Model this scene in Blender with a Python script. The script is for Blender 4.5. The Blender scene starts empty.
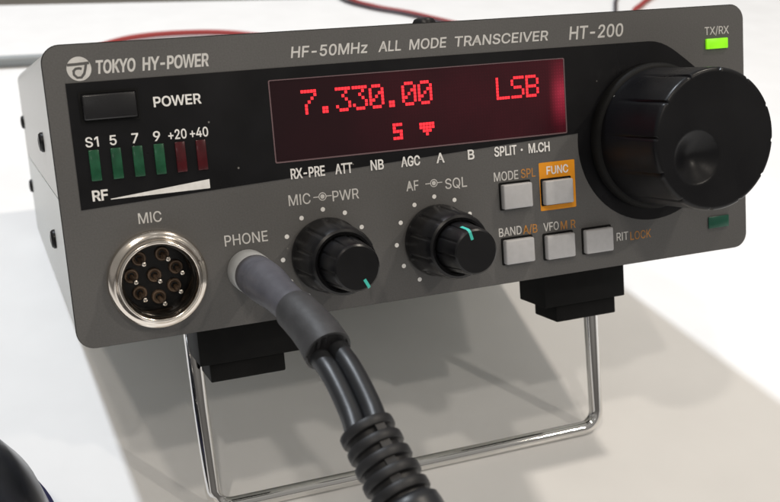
import bpy, bmesh, math, random
from mathutils import Vector, Matrix

random.seed(7)
S = 0.001                                   # everything below is written in millimetres
SC = bpy.context.scene
COL = SC.collection

# ------------------------------------------------------------------ camera, world, lamps, exposure
TILT = math.radians(18.4764)                # the radio leans back on its bail
P1 = Vector((0, 25.5, -45.6))               # a point of the table top in radio coordinates
RX = Matrix.Rotation(-TILT, 4, 'X')


def to_world(v):                            # radio millimetres -> world metres
    return (RX @ (Vector(v) - P1)) * S


cam_d = bpy.data.cameras.new('camera')
cam = bpy.data.objects.new('camera', cam_d)
COL.objects.link(cam)
SC.camera = cam
cam_d.sensor_width = 36.0
cam_d.lens = 36.0 * 1036.055 / 780.0
cam_d.clip_start = 0.005
cam_d.clip_end = 50.0
def _rod(r):
    r = Vector(r); a = r.length
    return Matrix.Rotation(a, 3, r.normalized())
Rc = _rod((1.7080, -0.3721, 0.2034))
Tc = Vector((-53.0779, 17.0342, 176.9126))
C_loc = -(Rc.transposed() @ Tc)
rgt, dwn, fwd = Rc[0].copy(), Rc[1].copy(), Rc[2].copy()
Rw = RX.to_3x3()
cx, cy, cz = Rw @ rgt, Rw @ (-dwn), Rw @ (-fwd)
cam.matrix_world = Matrix.Translation(to_world(C_loc)) @ Matrix((cx, cy, cz)).transposed().to_4x4()
cam_d.dof.use_dof = True
cam_d.dof.focus_distance = 0.193
cam_d.dof.aperture_fstop = 45.0

W = bpy.data.worlds.new('World')
SC.world = W
W.use_nodes = True
nt = W.node_tree
bg = nt.nodes['Background']
tcn = nt.nodes.new('ShaderNodeTexCoord')
sep = nt.nodes.new('ShaderNodeSeparateXYZ')
nt.links.new(tcn.outputs['Generated'], sep.inputs[0])
rmp = nt.nodes.new('ShaderNodeValToRGB')
mr = nt.nodes.new('ShaderNodeMapRange')
mr.inputs[1].default_value = -1.0
mr.inputs[2].default_value = 1.0
nt.links.new(sep.outputs['Z'], mr.inputs[0])
nt.links.new(mr.outputs[0], rmp.inputs[0])
e = rmp.color_ramp.elements
e[0].position, e[0].color = 0.0, (0.16, 0.15, 0.14, 1)
e[1].position, e[1].color = 1.0, (0.48, 0.46, 0.43, 1)
for p_, c_ in ((0.47, (0.10, 0.095, 0.09, 1)), (0.54, (0.16, 0.15, 0.14, 1)), (0.62, (0.40, 0.38, 0.36, 1)), (0.75, (0.34, 0.33, 0.31, 1))):
    q = e.new(p_); q.color = c_
nt.links.new(rmp.outputs[0], bg.inputs[0])
vor = nt.nodes.new('ShaderNodeTexVoronoi'); vor.inputs['Scale'].default_value = 3.2; vor.inputs['Randomness'].default_value = 0.55  # made-up bright spots overhead, added so the chrome shows highlights
nt.links.new(tcn.outputs['Generated'], vor.inputs['Vector'])
lt = nt.nodes.new('ShaderNodeMapRange'); lt.inputs[1].default_value = 0.16; lt.inputs[2].default_value = 0.13
lt.inputs[3].default_value = 0.0; lt.inputs[4].default_value = 2.6
nt.links.new(vor.outputs['Distance'], lt.inputs[0])
up = nt.nodes.new('ShaderNodeMapRange'); up.inputs[1].default_value = 0.15; up.inputs[2].default_value = 0.3
nt.links.new(sep.outputs['Z'], up.inputs[0])
ml = nt.nodes.new('ShaderNodeMath'); ml.operation = 'MULTIPLY'
nt.links.new(lt.outputs[0], ml.inputs[0]); nt.links.new(up.outputs[0], ml.inputs[1])
ad = nt.nodes.new('ShaderNodeVectorMath'); ad.operation = 'ADD'
nt.links.new(rmp.outputs[0], ad.inputs[0]); nt.links.new(ml.outputs[0], ad.inputs[1])
nt.links.new(ad.outputs[0], bg.inputs[0])
bg.inputs[1].default_value = 0.78

SC.view_settings.view_transform = 'Standard'
SC.view_settings.look = 'None'
SC.view_settings.exposure = 0.0
SC.view_settings.gamma = 1.0


def hall_lamp(name, d, dist, watts, size, col):
    l = bpy.data.lights.new(name, 'AREA')
    l.shape = 'DISK'; l.size = size; l.energy = watts; l.color = col
    o = bpy.data.objects.new(name, l)
    COL.objects.link(o)
    v = Vector(d).normalized()
    tgt = Vector((0.07, 0.05, 0.05))
    o.location = tgt + v * dist
    o.rotation_euler = v.to_track_quat('Z', 'Y').to_euler()
    return o


hall_lamp('spot_behind', (-0.28, 0.50, 1.0), 1.9, 27.0, 0.09, (0.86, 0.92, 1.0))
hall_lamp('spot_front', (-0.24, -0.72, 1.0), 1.9, 4.6, 0.07, (1.0, 0.91, 0.80))
hall_lamp('spot_front_side', (-0.38, -0.42, 1.0), 1.9, 5.0, 0.08, (1.0, 0.90, 0.78))
hall_lamp('spot_right_front', (0.75, -1.03, 1.0), 2.1, 5.6, 0.06, (1.0, 0.91, 0.80))
hall_lamp('spot_right', (0.52, -0.06, 1.0), 1.9, 13.5, 0.10, (1.0, 0.90, 0.78))

# ------------------------------------------------------------------ materials


def mat(name, col, rough=0.5, metal=0.0, spec=0.5, noise=0.0, nscale=400.0, bump=0.0, bscale=900.0,
        coat=0.0, emit=None, estr=0.0, rnoise=0.0, dust=0.0):
    m = bpy.data.materials.new(name)
    m.use_nodes = True
    n = m.node_tree.nodes; l = m.node_tree.links
    b = n['Principled BSDF']
    b.inputs['Base Color'].default_value = (*col, 1)
    b.inputs['Roughness'].default_value = rough
    b.inputs['Metallic'].default_value = metal
    b.inputs['Specular IOR Level'].default_value = spec
    b.inputs['Coat Weight'].default_value = coat
    if noise or bump or rnoise or dust:
        tc = n.new('ShaderNodeTexCoord')
    if noise:
        tx = n.new('ShaderNodeTexNoise'); tx.inputs['Scale'].default_value = nscale
        tx.inputs['Detail'].default_value = 5.0
        l.new(tc.outputs['Object'], tx.inputs['Vector'])
        r = n.new('ShaderNodeMapRange')
        r.inputs[1].default_value = 0.3; r.inputs[2].default_value = 0.7
        r.inputs[3].default_value = 1.0 - noise; r.inputs[4].default_value = 1.0 + noise
        l.new(tx.outputs['Fac'], r.inputs[0])
        mx = n.new('ShaderNodeVectorMath'); mx.operation = 'SCALE'
        mx.inputs[0].default_value = col
        l.new(r.outputs[0], mx.inputs['Scale'])
        l.new(mx.outputs[0], b.inputs['Base Color'])
    if dust:                               # a few pale specks of dust
        vo = n.new('ShaderNodeTexVoronoi'); vo.inputs['Scale'].default_value = dust
        l.new(tc.outputs['Object'], vo.inputs['Vector'])
        sc_ = n.new('ShaderNodeSeparateColor'); l.new(vo.outputs['Color'], sc_.inputs[0])
        th = n.new('ShaderNodeMapRange'); th.inputs[1].default_value = 0.70; th.inputs[2].default_value = 1.0
        th.inputs[3].default_value = 0.0; th.inputs[4].default_value = 0.075
        l.new(sc_.outputs[0], th.inputs[0])
        lt_ = n.new('ShaderNodeMath'); lt_.operation = 'LESS_THAN'
        l.new(vo.outputs['Distance'], lt_.inputs[0]); l.new(th.outputs[0], lt_.inputs[1])
        fa = n.new('ShaderNodeMath'); fa.operation = 'MULTIPLY'; fa.inputs[1].default_value = 0.55
        l.new(lt_.outputs[0], fa.inputs[0])
        mc = n.new('ShaderNodeMix'); mc.data_type = 'RGBA'
        l.new(fa.outputs[0], mc.inputs[0])
        if noise:
            l.new(mx.outputs[0], mc.inputs[6])
        else:
            mc.inputs[6].default_value = (*col, 1)
        mc.inputs[7].default_value = (0.30, 0.29, 0.27, 1)
        l.new(mc.outputs[2], b.inputs['Base Color'])
    if rnoise:
        tr = n.new('ShaderNodeTexNoise'); tr.inputs['Scale'].default_value = 60.0
        tr.inputs['Detail'].default_value = 6.0
        l.new(tc.outputs['Object'], tr.inputs['Vector'])
        r2 = n.new('ShaderNodeMapRange')
        r2.inputs[1].default_value = 0.3; r2.inputs[2].default_value = 0.7
        r2.inputs[3].default_value = max(0.02, rough - rnoise); r2.inputs[4].default_value = rough + rnoise
        l.new(tr.outputs['Fac'], r2.inputs[0])
        l.new(r2.outputs[0], b.inputs['Roughness'])
    if bump:
        tb = n.new('ShaderNodeTexNoise'); tb.inputs['Scale'].default_value = bscale
        tb.inputs['Detail'].default_value = 3.0
        l.new(tc.outputs['Object'], tb.inputs['Vector'])
        bp = n.new('ShaderNodeBump'); bp.inputs['Strength'].default_value = bump
        bp.inputs['Distance'].default_value = 0.0002
        l.new(tb.outputs['Fac'], bp.inputs['Height'])
        l.new(bp.outputs['Normal'], b.inputs['Normal'])
    if emit:
        b.inputs['Emission Color'].default_value = (*emit, 1)
        b.inputs['Emission Strength'].default_value = estr
    return m


M = {}
M['panel'] = mat('gunmetal_paint', (0.106, 0.104, 0.102), 0.44, 0.12, 0.45, noise=0.09, nscale=3200, bump=0.10, bscale=2600, rnoise=0.10, dust=190)
M['fascia'] = mat('black_film', (0.007, 0.007, 0.008), 0.34, 0, 0.22, noise=0.25, nscale=150, rnoise=0.10, dust=230)
M['seam'] = mat('black_seam', (0.008, 0.008, 0.008), 0.6)
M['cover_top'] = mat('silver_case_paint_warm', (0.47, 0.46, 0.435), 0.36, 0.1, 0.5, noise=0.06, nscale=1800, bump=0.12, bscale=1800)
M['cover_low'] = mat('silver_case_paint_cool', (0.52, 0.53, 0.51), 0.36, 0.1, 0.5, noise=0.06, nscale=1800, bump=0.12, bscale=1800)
M['white_ink'] = mat('white_ink', (0.80, 0.79, 0.77), 0.5, noise=0.08, nscale=900)
M['pale_ink'] = mat('pale_grey_ink', (0.60, 0.59, 0.57), 0.5, noise=0.10, nscale=900)
M['orange_ink'] = mat('orange_ink', (0.46, 0.205, 0.042), 0.5, noise=0.08, nscale=900)
M['orange'] = mat('orange_patch', (0.78, 0.30, 0.010), 0.42, noise=0.05, nscale=300)
M['black'] = mat('black_plastic', (0.006, 0.006, 0.0068), 0.36, 0, 0.30, noise=0.2, nscale=200, rnoise=0.07, bump=0.06, bscale=1200, dust=300)
M['black_matt'] = mat('black_matt_plastic', (0.006, 0.006, 0.006), 0.6, 0, 0.12, noise=0.2, nscale=300)
M['knob_gloss'] = mat('black_satin_plastic', (0.004, 0.004, 0.005), 0.36, 0, 0.26, rnoise=0.10, bump=0.06, bscale=1500, dust=220)
M['button'] = mat('silver_grey_button', (0.44, 0.44, 0.45), 0.42, 0.0, 0.5, noise=0.04, nscale=900)
M['hole'] = mat('dark_recess', (0.006, 0.006, 0.006), 0.8, 0, 0.2)
M['chrome'] = mat('chrome', (0.80, 0.79, 0.77), 0.045, 1.0)
M['nickel'] = mat('nickel_plate', (0.72, 0.665, 0.60), 0.15, 1.0, rnoise=0.05)
M['insert'] = mat('black_insulator', (0.010, 0.009, 0.008), 0.22, 0, 0.5)
M['brass'] = mat('dull_brass_cup', (0.27, 0.19, 0.135), 0.35, 0.5)
M['key_black'] = mat('black_key_plastic', (0.008, 0.008, 0.009), 0.28, 0, 0.6, noise=0.2, nscale=200, rnoise=0.06)
M['teal'] = mat('teal_pointer_ink', (0.05, 0.50, 0.42), 0.45)
M['led_green'] = mat('green_lamp_lens', (0.009, 0.062, 0.029), 0.25, 0, 0.35, coat=0.3, noise=0.35, nscale=420, emit=(0.03, 0.30, 0.11), estr=0.04)
M['led_red'] = mat('red_lamp_lens', (0.045, 0.003, 0.005), 0.25, 0, 0.35, coat=0.3, noise=0.35, nscale=420, emit=(0.30, 0.01, 0.02), estr=0.03)
M['led_lit'] = mat('lit_green_lamp', (0.25, 0.7, 0.02), 0.35, emit=(0.24, 0.80, 0.004), estr=0.62, noise=0.2, nscale=500)
M['led_off'] = mat('unlit_green_lens', (0.006, 0.075, 0.045), 0.30, 0, 0.5)
M['char'] = mat('lit_red_dots', (0.5, 0.02, 0.03), 0.4, emit=(1.0, 0.022, 0.034), estr=1.2)
M['bezel'] = mat('display_edge', (0.20, 0.13, 0.14), 0.22, 0.3)
M['collar'] = mat('pale_grey_collar', (0.40, 0.415, 0.425), 0.5, noise=0.06, nscale=500)
M['plug'] = mat('dark_grey_rubber', (0.072, 0.072, 0.084), 0.42, 0, 0.4, noise=0.18, nscale=260, bump=0.2, bscale=700)
M['sleeve'] = mat('charcoal_sleeve', (0.036, 0.036, 0.038), 0.55, 0, 0.35, noise=0.15, nscale=400, bump=0.25, bscale=900, dust=200)
M['cable'] = mat('black_cable_jacket', (0.013, 0.014, 0.016), 0.40, 0, 0.4, bump=0.1, bscale=900)
M['relief'] = mat('black_rubber_relief', (0.010, 0.010, 0.011), 0.5, 0, 0.35, noise=0.2, nscale=400, bump=0.15, bscale=800)
M['red_wire'] = mat('red_wire_jacket', (0.31, 0.03, 0.028), 0.5)
M['black_wire'] = mat('black_wire_jacket', (0.03, 0.022, 0.03), 0.4)
M['grey_rod'] = mat('grey_cable_jacket', (0.25, 0.27, 0.28), 0.4, 0.0)
M['dark_shell'] = mat('dark_gloss_shell', (0.012, 0.013, 0.018), 0.22, 0, 0.5, noise=0.5, nscale=60, rnoise=0.08)
M['rim_blue'] = mat('dark_blue_rim', (0.012, 0.012, 0.06), 0.35)
M['table'] = mat('white_laminate', (0.80, 0.80, 0.80), 0.18, 0, 0.36, noise=0.022, nscale=45, rnoise=0.07)
M['floor'] = mat('beige_floor', (0.36, 0.33, 0.29), 0.6, noise=0.1, nscale=8)


def screen_material():
    m = bpy.data.materials.new('red_lit_screen'); m.use_nodes = True
    n = m.node_tree.nodes; l = m.node_tree.links
    b = n['Principled BSDF']
    b.inputs['Roughness'].default_value = 0.22
    b.inputs['Specular IOR Level'].default_value = 0.28
    b.inputs['Base Color'].default_value = (0.014, 0.005, 0.007, 1)
    b.inputs['Emission Color'].default_value = (1.0, 0.06, 0.13, 1)
    tc = n.new('ShaderNodeTexCoord')
    sp = n.new('ShaderNodeSeparateXYZ'); l.new(tc.outputs['Generated'], sp.inputs[0])
    # back light leaks in at the right end; reflected haze is painted in too
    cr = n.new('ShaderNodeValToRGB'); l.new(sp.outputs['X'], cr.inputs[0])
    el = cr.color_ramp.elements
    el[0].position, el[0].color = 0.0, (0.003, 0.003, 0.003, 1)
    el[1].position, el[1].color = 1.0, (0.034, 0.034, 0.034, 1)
    for p, v in ((0.22, 0.006), (0.42, 0.022), (0.90, 0.032)):  # dark left, brighter beyond: the glass's reflection put into the emission
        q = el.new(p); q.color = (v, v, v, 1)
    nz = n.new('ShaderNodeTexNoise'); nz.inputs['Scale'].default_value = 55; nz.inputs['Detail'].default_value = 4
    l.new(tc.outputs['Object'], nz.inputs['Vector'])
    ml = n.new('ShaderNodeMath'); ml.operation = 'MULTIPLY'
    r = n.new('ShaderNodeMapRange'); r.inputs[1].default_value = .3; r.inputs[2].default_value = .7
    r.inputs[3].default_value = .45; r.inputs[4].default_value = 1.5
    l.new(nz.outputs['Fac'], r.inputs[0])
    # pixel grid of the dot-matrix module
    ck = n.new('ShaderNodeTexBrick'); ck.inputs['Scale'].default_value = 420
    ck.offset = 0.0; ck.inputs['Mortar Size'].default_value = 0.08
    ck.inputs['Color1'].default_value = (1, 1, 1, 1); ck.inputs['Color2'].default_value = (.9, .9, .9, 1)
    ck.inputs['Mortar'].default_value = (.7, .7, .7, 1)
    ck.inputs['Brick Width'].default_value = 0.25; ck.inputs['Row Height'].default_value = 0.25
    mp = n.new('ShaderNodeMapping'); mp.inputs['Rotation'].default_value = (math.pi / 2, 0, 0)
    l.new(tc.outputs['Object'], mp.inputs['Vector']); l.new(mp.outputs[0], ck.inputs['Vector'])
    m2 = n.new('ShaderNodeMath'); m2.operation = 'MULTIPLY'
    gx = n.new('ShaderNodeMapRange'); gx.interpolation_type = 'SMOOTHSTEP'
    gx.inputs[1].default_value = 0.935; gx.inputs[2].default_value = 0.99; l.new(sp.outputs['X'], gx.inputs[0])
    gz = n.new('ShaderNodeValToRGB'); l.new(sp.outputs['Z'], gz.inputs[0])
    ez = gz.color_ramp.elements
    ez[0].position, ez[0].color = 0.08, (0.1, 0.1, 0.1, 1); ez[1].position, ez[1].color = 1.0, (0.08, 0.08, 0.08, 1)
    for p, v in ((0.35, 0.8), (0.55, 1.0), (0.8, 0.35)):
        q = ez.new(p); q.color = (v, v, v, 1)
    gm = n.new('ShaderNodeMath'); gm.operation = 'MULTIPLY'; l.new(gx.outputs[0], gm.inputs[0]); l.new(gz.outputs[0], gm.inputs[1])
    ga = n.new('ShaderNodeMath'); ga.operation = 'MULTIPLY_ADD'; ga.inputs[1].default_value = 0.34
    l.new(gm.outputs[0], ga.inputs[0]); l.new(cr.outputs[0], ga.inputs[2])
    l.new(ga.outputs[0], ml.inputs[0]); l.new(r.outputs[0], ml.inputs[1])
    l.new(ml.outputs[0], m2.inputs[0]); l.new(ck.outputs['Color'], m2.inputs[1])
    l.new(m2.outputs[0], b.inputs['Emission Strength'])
    return m


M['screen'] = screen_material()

# ------------------------------------------------------------------ building helpers (mm)
ORG = Vector((70, 80, -45.6 + (80 - 25.5) * math.tan(TILT)))     # radio's own origin: on the table under it


def finish(name, bm, m, parent, smooth=True, origin=None, angle=35, frame=None):
    """bm is in mm; origin (mm) is subtracted; the object sits at origin in its parent."""
    o0 = Vector(origin) if origin is not None else Vector((0, 0, 0))
    for v in bm.verts:
        v.co = (v.co - o0) * S
    bmesh.ops.recalc_face_normals(bm, faces=bm.faces) if not bm.loops.layers.int.get('keep') else None
    me = bpy.data.meshes.new(name)
    bm.to_mesh(me); bm.free()
    if smooth:
        for p in me.polygons:
            p.use_smooth = True
        me.set_sharp_from_angle(angle=math.radians(angle))
    for mm in (m if isinstance(m, (list, tuple)) else [m]):
        me.materials.append(mm)
    o = bpy.data.objects.new(name, me)
    COL.objects.link(o)
    if parent is not None:
        o.parent = parent
        po = Vector(parent.get('_o', (0, 0, 0)))
        o.location = (o0 - po) * S
    else:
        o.location = o0 * S
    o['_o'] = tuple(o0)
    return o


def empty(name, org, rot=None):
    o = bpy.data.objects.new(name, None)
    o.empty_display_size = 0.02
    COL.objects.link(o)
    o['_o'] = tuple(org)
    return o


def tag(o, label, cat, group=None):
    o['label'] = label; o['category'] = cat
    if group:
        o['group'] = group


def bm_box(bm, x0, x1, y0, y1, z0, z1, bev=0.0, seg=2):
    r = bmesh.ops.create_cube(bm, size=1.0)
    vs = r['verts']
    for v in vs:
        v.co = Vector(((x0 + x1) / 2 + v.co.x * (x1 - x0), (y0 + y1) / 2 + v.co.y * (y1 - y0), (z0 + z1) / 2 + v.co.z * (z1 - z0)))
    if bev:
        es = list({e for v in vs for e in v.link_edges})
        bmesh.ops.bevel(bm, geom=es, offset=bev, segments=seg, affect='EDGES', profile=0.5)


def rrect(x0, x1, z0, z1, r, n=8):
    pts = []
    for cx_, cz_, a0 in ((x1 - r, z1 - r, 0), (x0 + r, z1 - r, 90), (x0 + r, z0 + r, 180), (x1 - r, z0 + r, 270)):
        for i in range(n + 1):
            a = math.radians(a0 + 90 * i / n)
            pts.append((cx_ + r * math.cos(a), cz_ + r * math.sin(a)))
    return pts


def circ(cx_, cz_, r, n=64):
    return [(cx_ + r * math.cos(2 * math.pi * i / n), cz_ + r * math.sin(2 * math.pi * i / n)) for i in range(n)]


def bm_plate(bm, outer, holes, yf, yb, lip=0.0):
    """plate lying in XZ between yf (front) and yb, with holes; every loop a list of (x, z)."""
    def cap(y, flip):
        edges = []; loops = []
        for lp in [outer] + holes:
            vs = [bm.verts.new((x, y, z)) for x, z in lp]
            loops.append(vs)
            for i in range(len(vs)):
                edges.append(bm.edges.new((vs[i], vs[(i + 1) % len(vs)])))
        bmesh.ops.triangle_fill(bm, use_beauty=True, use_dissolve=False, edges=edges, normal=(0, -1, 0))
        return loops
    A = cap(yf, False); B = cap(yb, True)
    for la, lb in zip(A, B):
        for i in range(len(la)):
            j = (i + 1) % len(la)
            bm.faces.new((la[i], la[j], lb[j], lb[i]))


def bm_prism(bm, pts, yf, yb, bev=0.0):
    f = [bm.verts.new((x, yf, z)) for x, z in pts]
    b = [bm.verts.new((x, yb, z)) for x, z in pts]
    ff = bm.faces.new(f); bm.faces.new(list(reversed(b)))
    for i in range(len(pts)):
        j = (i + 1) % len(pts)
        bm.faces.new((f[i], b[i], b[j], f[j]))
    if bev:
        bmesh.ops.bevel(bm, geom=list(ff.edges), offset=bev, segments=2, affect='EDGES', profile=0.5)


def bm_lathe(bm, prof, c, n=64, mod=None, cap0=True, cap1=True, axis='Y'):
    """prof: list of (r, t); t runs along axis (t is the absolute coordinate); c = the other two coordinates."""
    rings = []
    for k, (r, t) in enumerate(prof):
        ring = []
        for i in range(n):
            a = 2 * math.pi * i / n
            rr = r * (mod(a, k) if mod else 1.0)
            u, w = c[0] + rr * math.cos(a), c[1] + rr * math.sin(a)
            co = {'Y': (u, t, w), 'Z': (u, w, t), 'X': (t, u, w)}[axis]
            ring.append(bm.verts.new(co))
        rings.append(ring)
    for A, B in zip(rings, rings[1:]):
        for i in range(n):
            j = (i + 1) % n
            bm.faces.new((A[i], A[j], B[j], B[i]))
    if cap0:
        bm.faces.new(list(reversed(rings[0])))
    if cap1:
        bm.faces.new(rings[-1])
    return rings


def smooth_path(pts, n=10):
    P = [Vector(p) for p in pts]
    out = []
    for i in range(len(P) - 1):
        p0 = P[i - 1] if i > 0 else P[i] * 2 - P[i + 1]
        p1, p2 = P[i], P[i + 1]
        p3 = P[i + 2] if i + 2 < len(P) else P[i + 1] * 2 - P[i]
        for k in range(n):
            t = k / n
            out.append(0.5 * ((2 * p1) + (-p0 + p2) * t + (2 * p0 - 5 * p1 + 4 * p2 - p3) * t * t + (-p0 + 3 * p1 - 3 * p2 + p3) * t ** 3))
    out.append(P[-1])
    return out


def bm_tube(bm, path, rad, n=16, sq=1.0, up0=None):
    """rad: number or list (one per path point); sq flattens the section along its second axis."""
    path = [Vector(p) for p in path]
    rs = rad if isinstance(rad, (list, tuple)) else [rad] * len(path)
    t0 = (path[1] - path[0]).normalized()
    up = Vector(up0) if up0 else (Vector((1, 0, 0)) if abs(t0.x) < 0.8 else Vector((0, 0, 1)))
    rings = []
    for i, p in enumerate(path):
        t = (path[min(i + 1, len(path) - 1)] - path[max(i - 1, 0)])
        t = t.normalized() if t.length > 1e-9 else t0
        up = (up - t * up.dot(t)).normalized()
        sd = t.cross(up)
        rings.append([bm.verts.new(p + (up * math.cos(2 * math.pi * k / n) + sd * sq * math.sin(2 * math.pi * k / n)) * rs[i]) for k in range(n)])
    for A, B in zip(rings, rings[1:]):
        for k in range(n):
            bm.faces.new((A[k], A[(k + 1) % n], B[(k + 1) % n], B[k]))
    bm.faces.new(list(reversed(rings[0]))); bm.faces.new(rings[-1])


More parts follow.
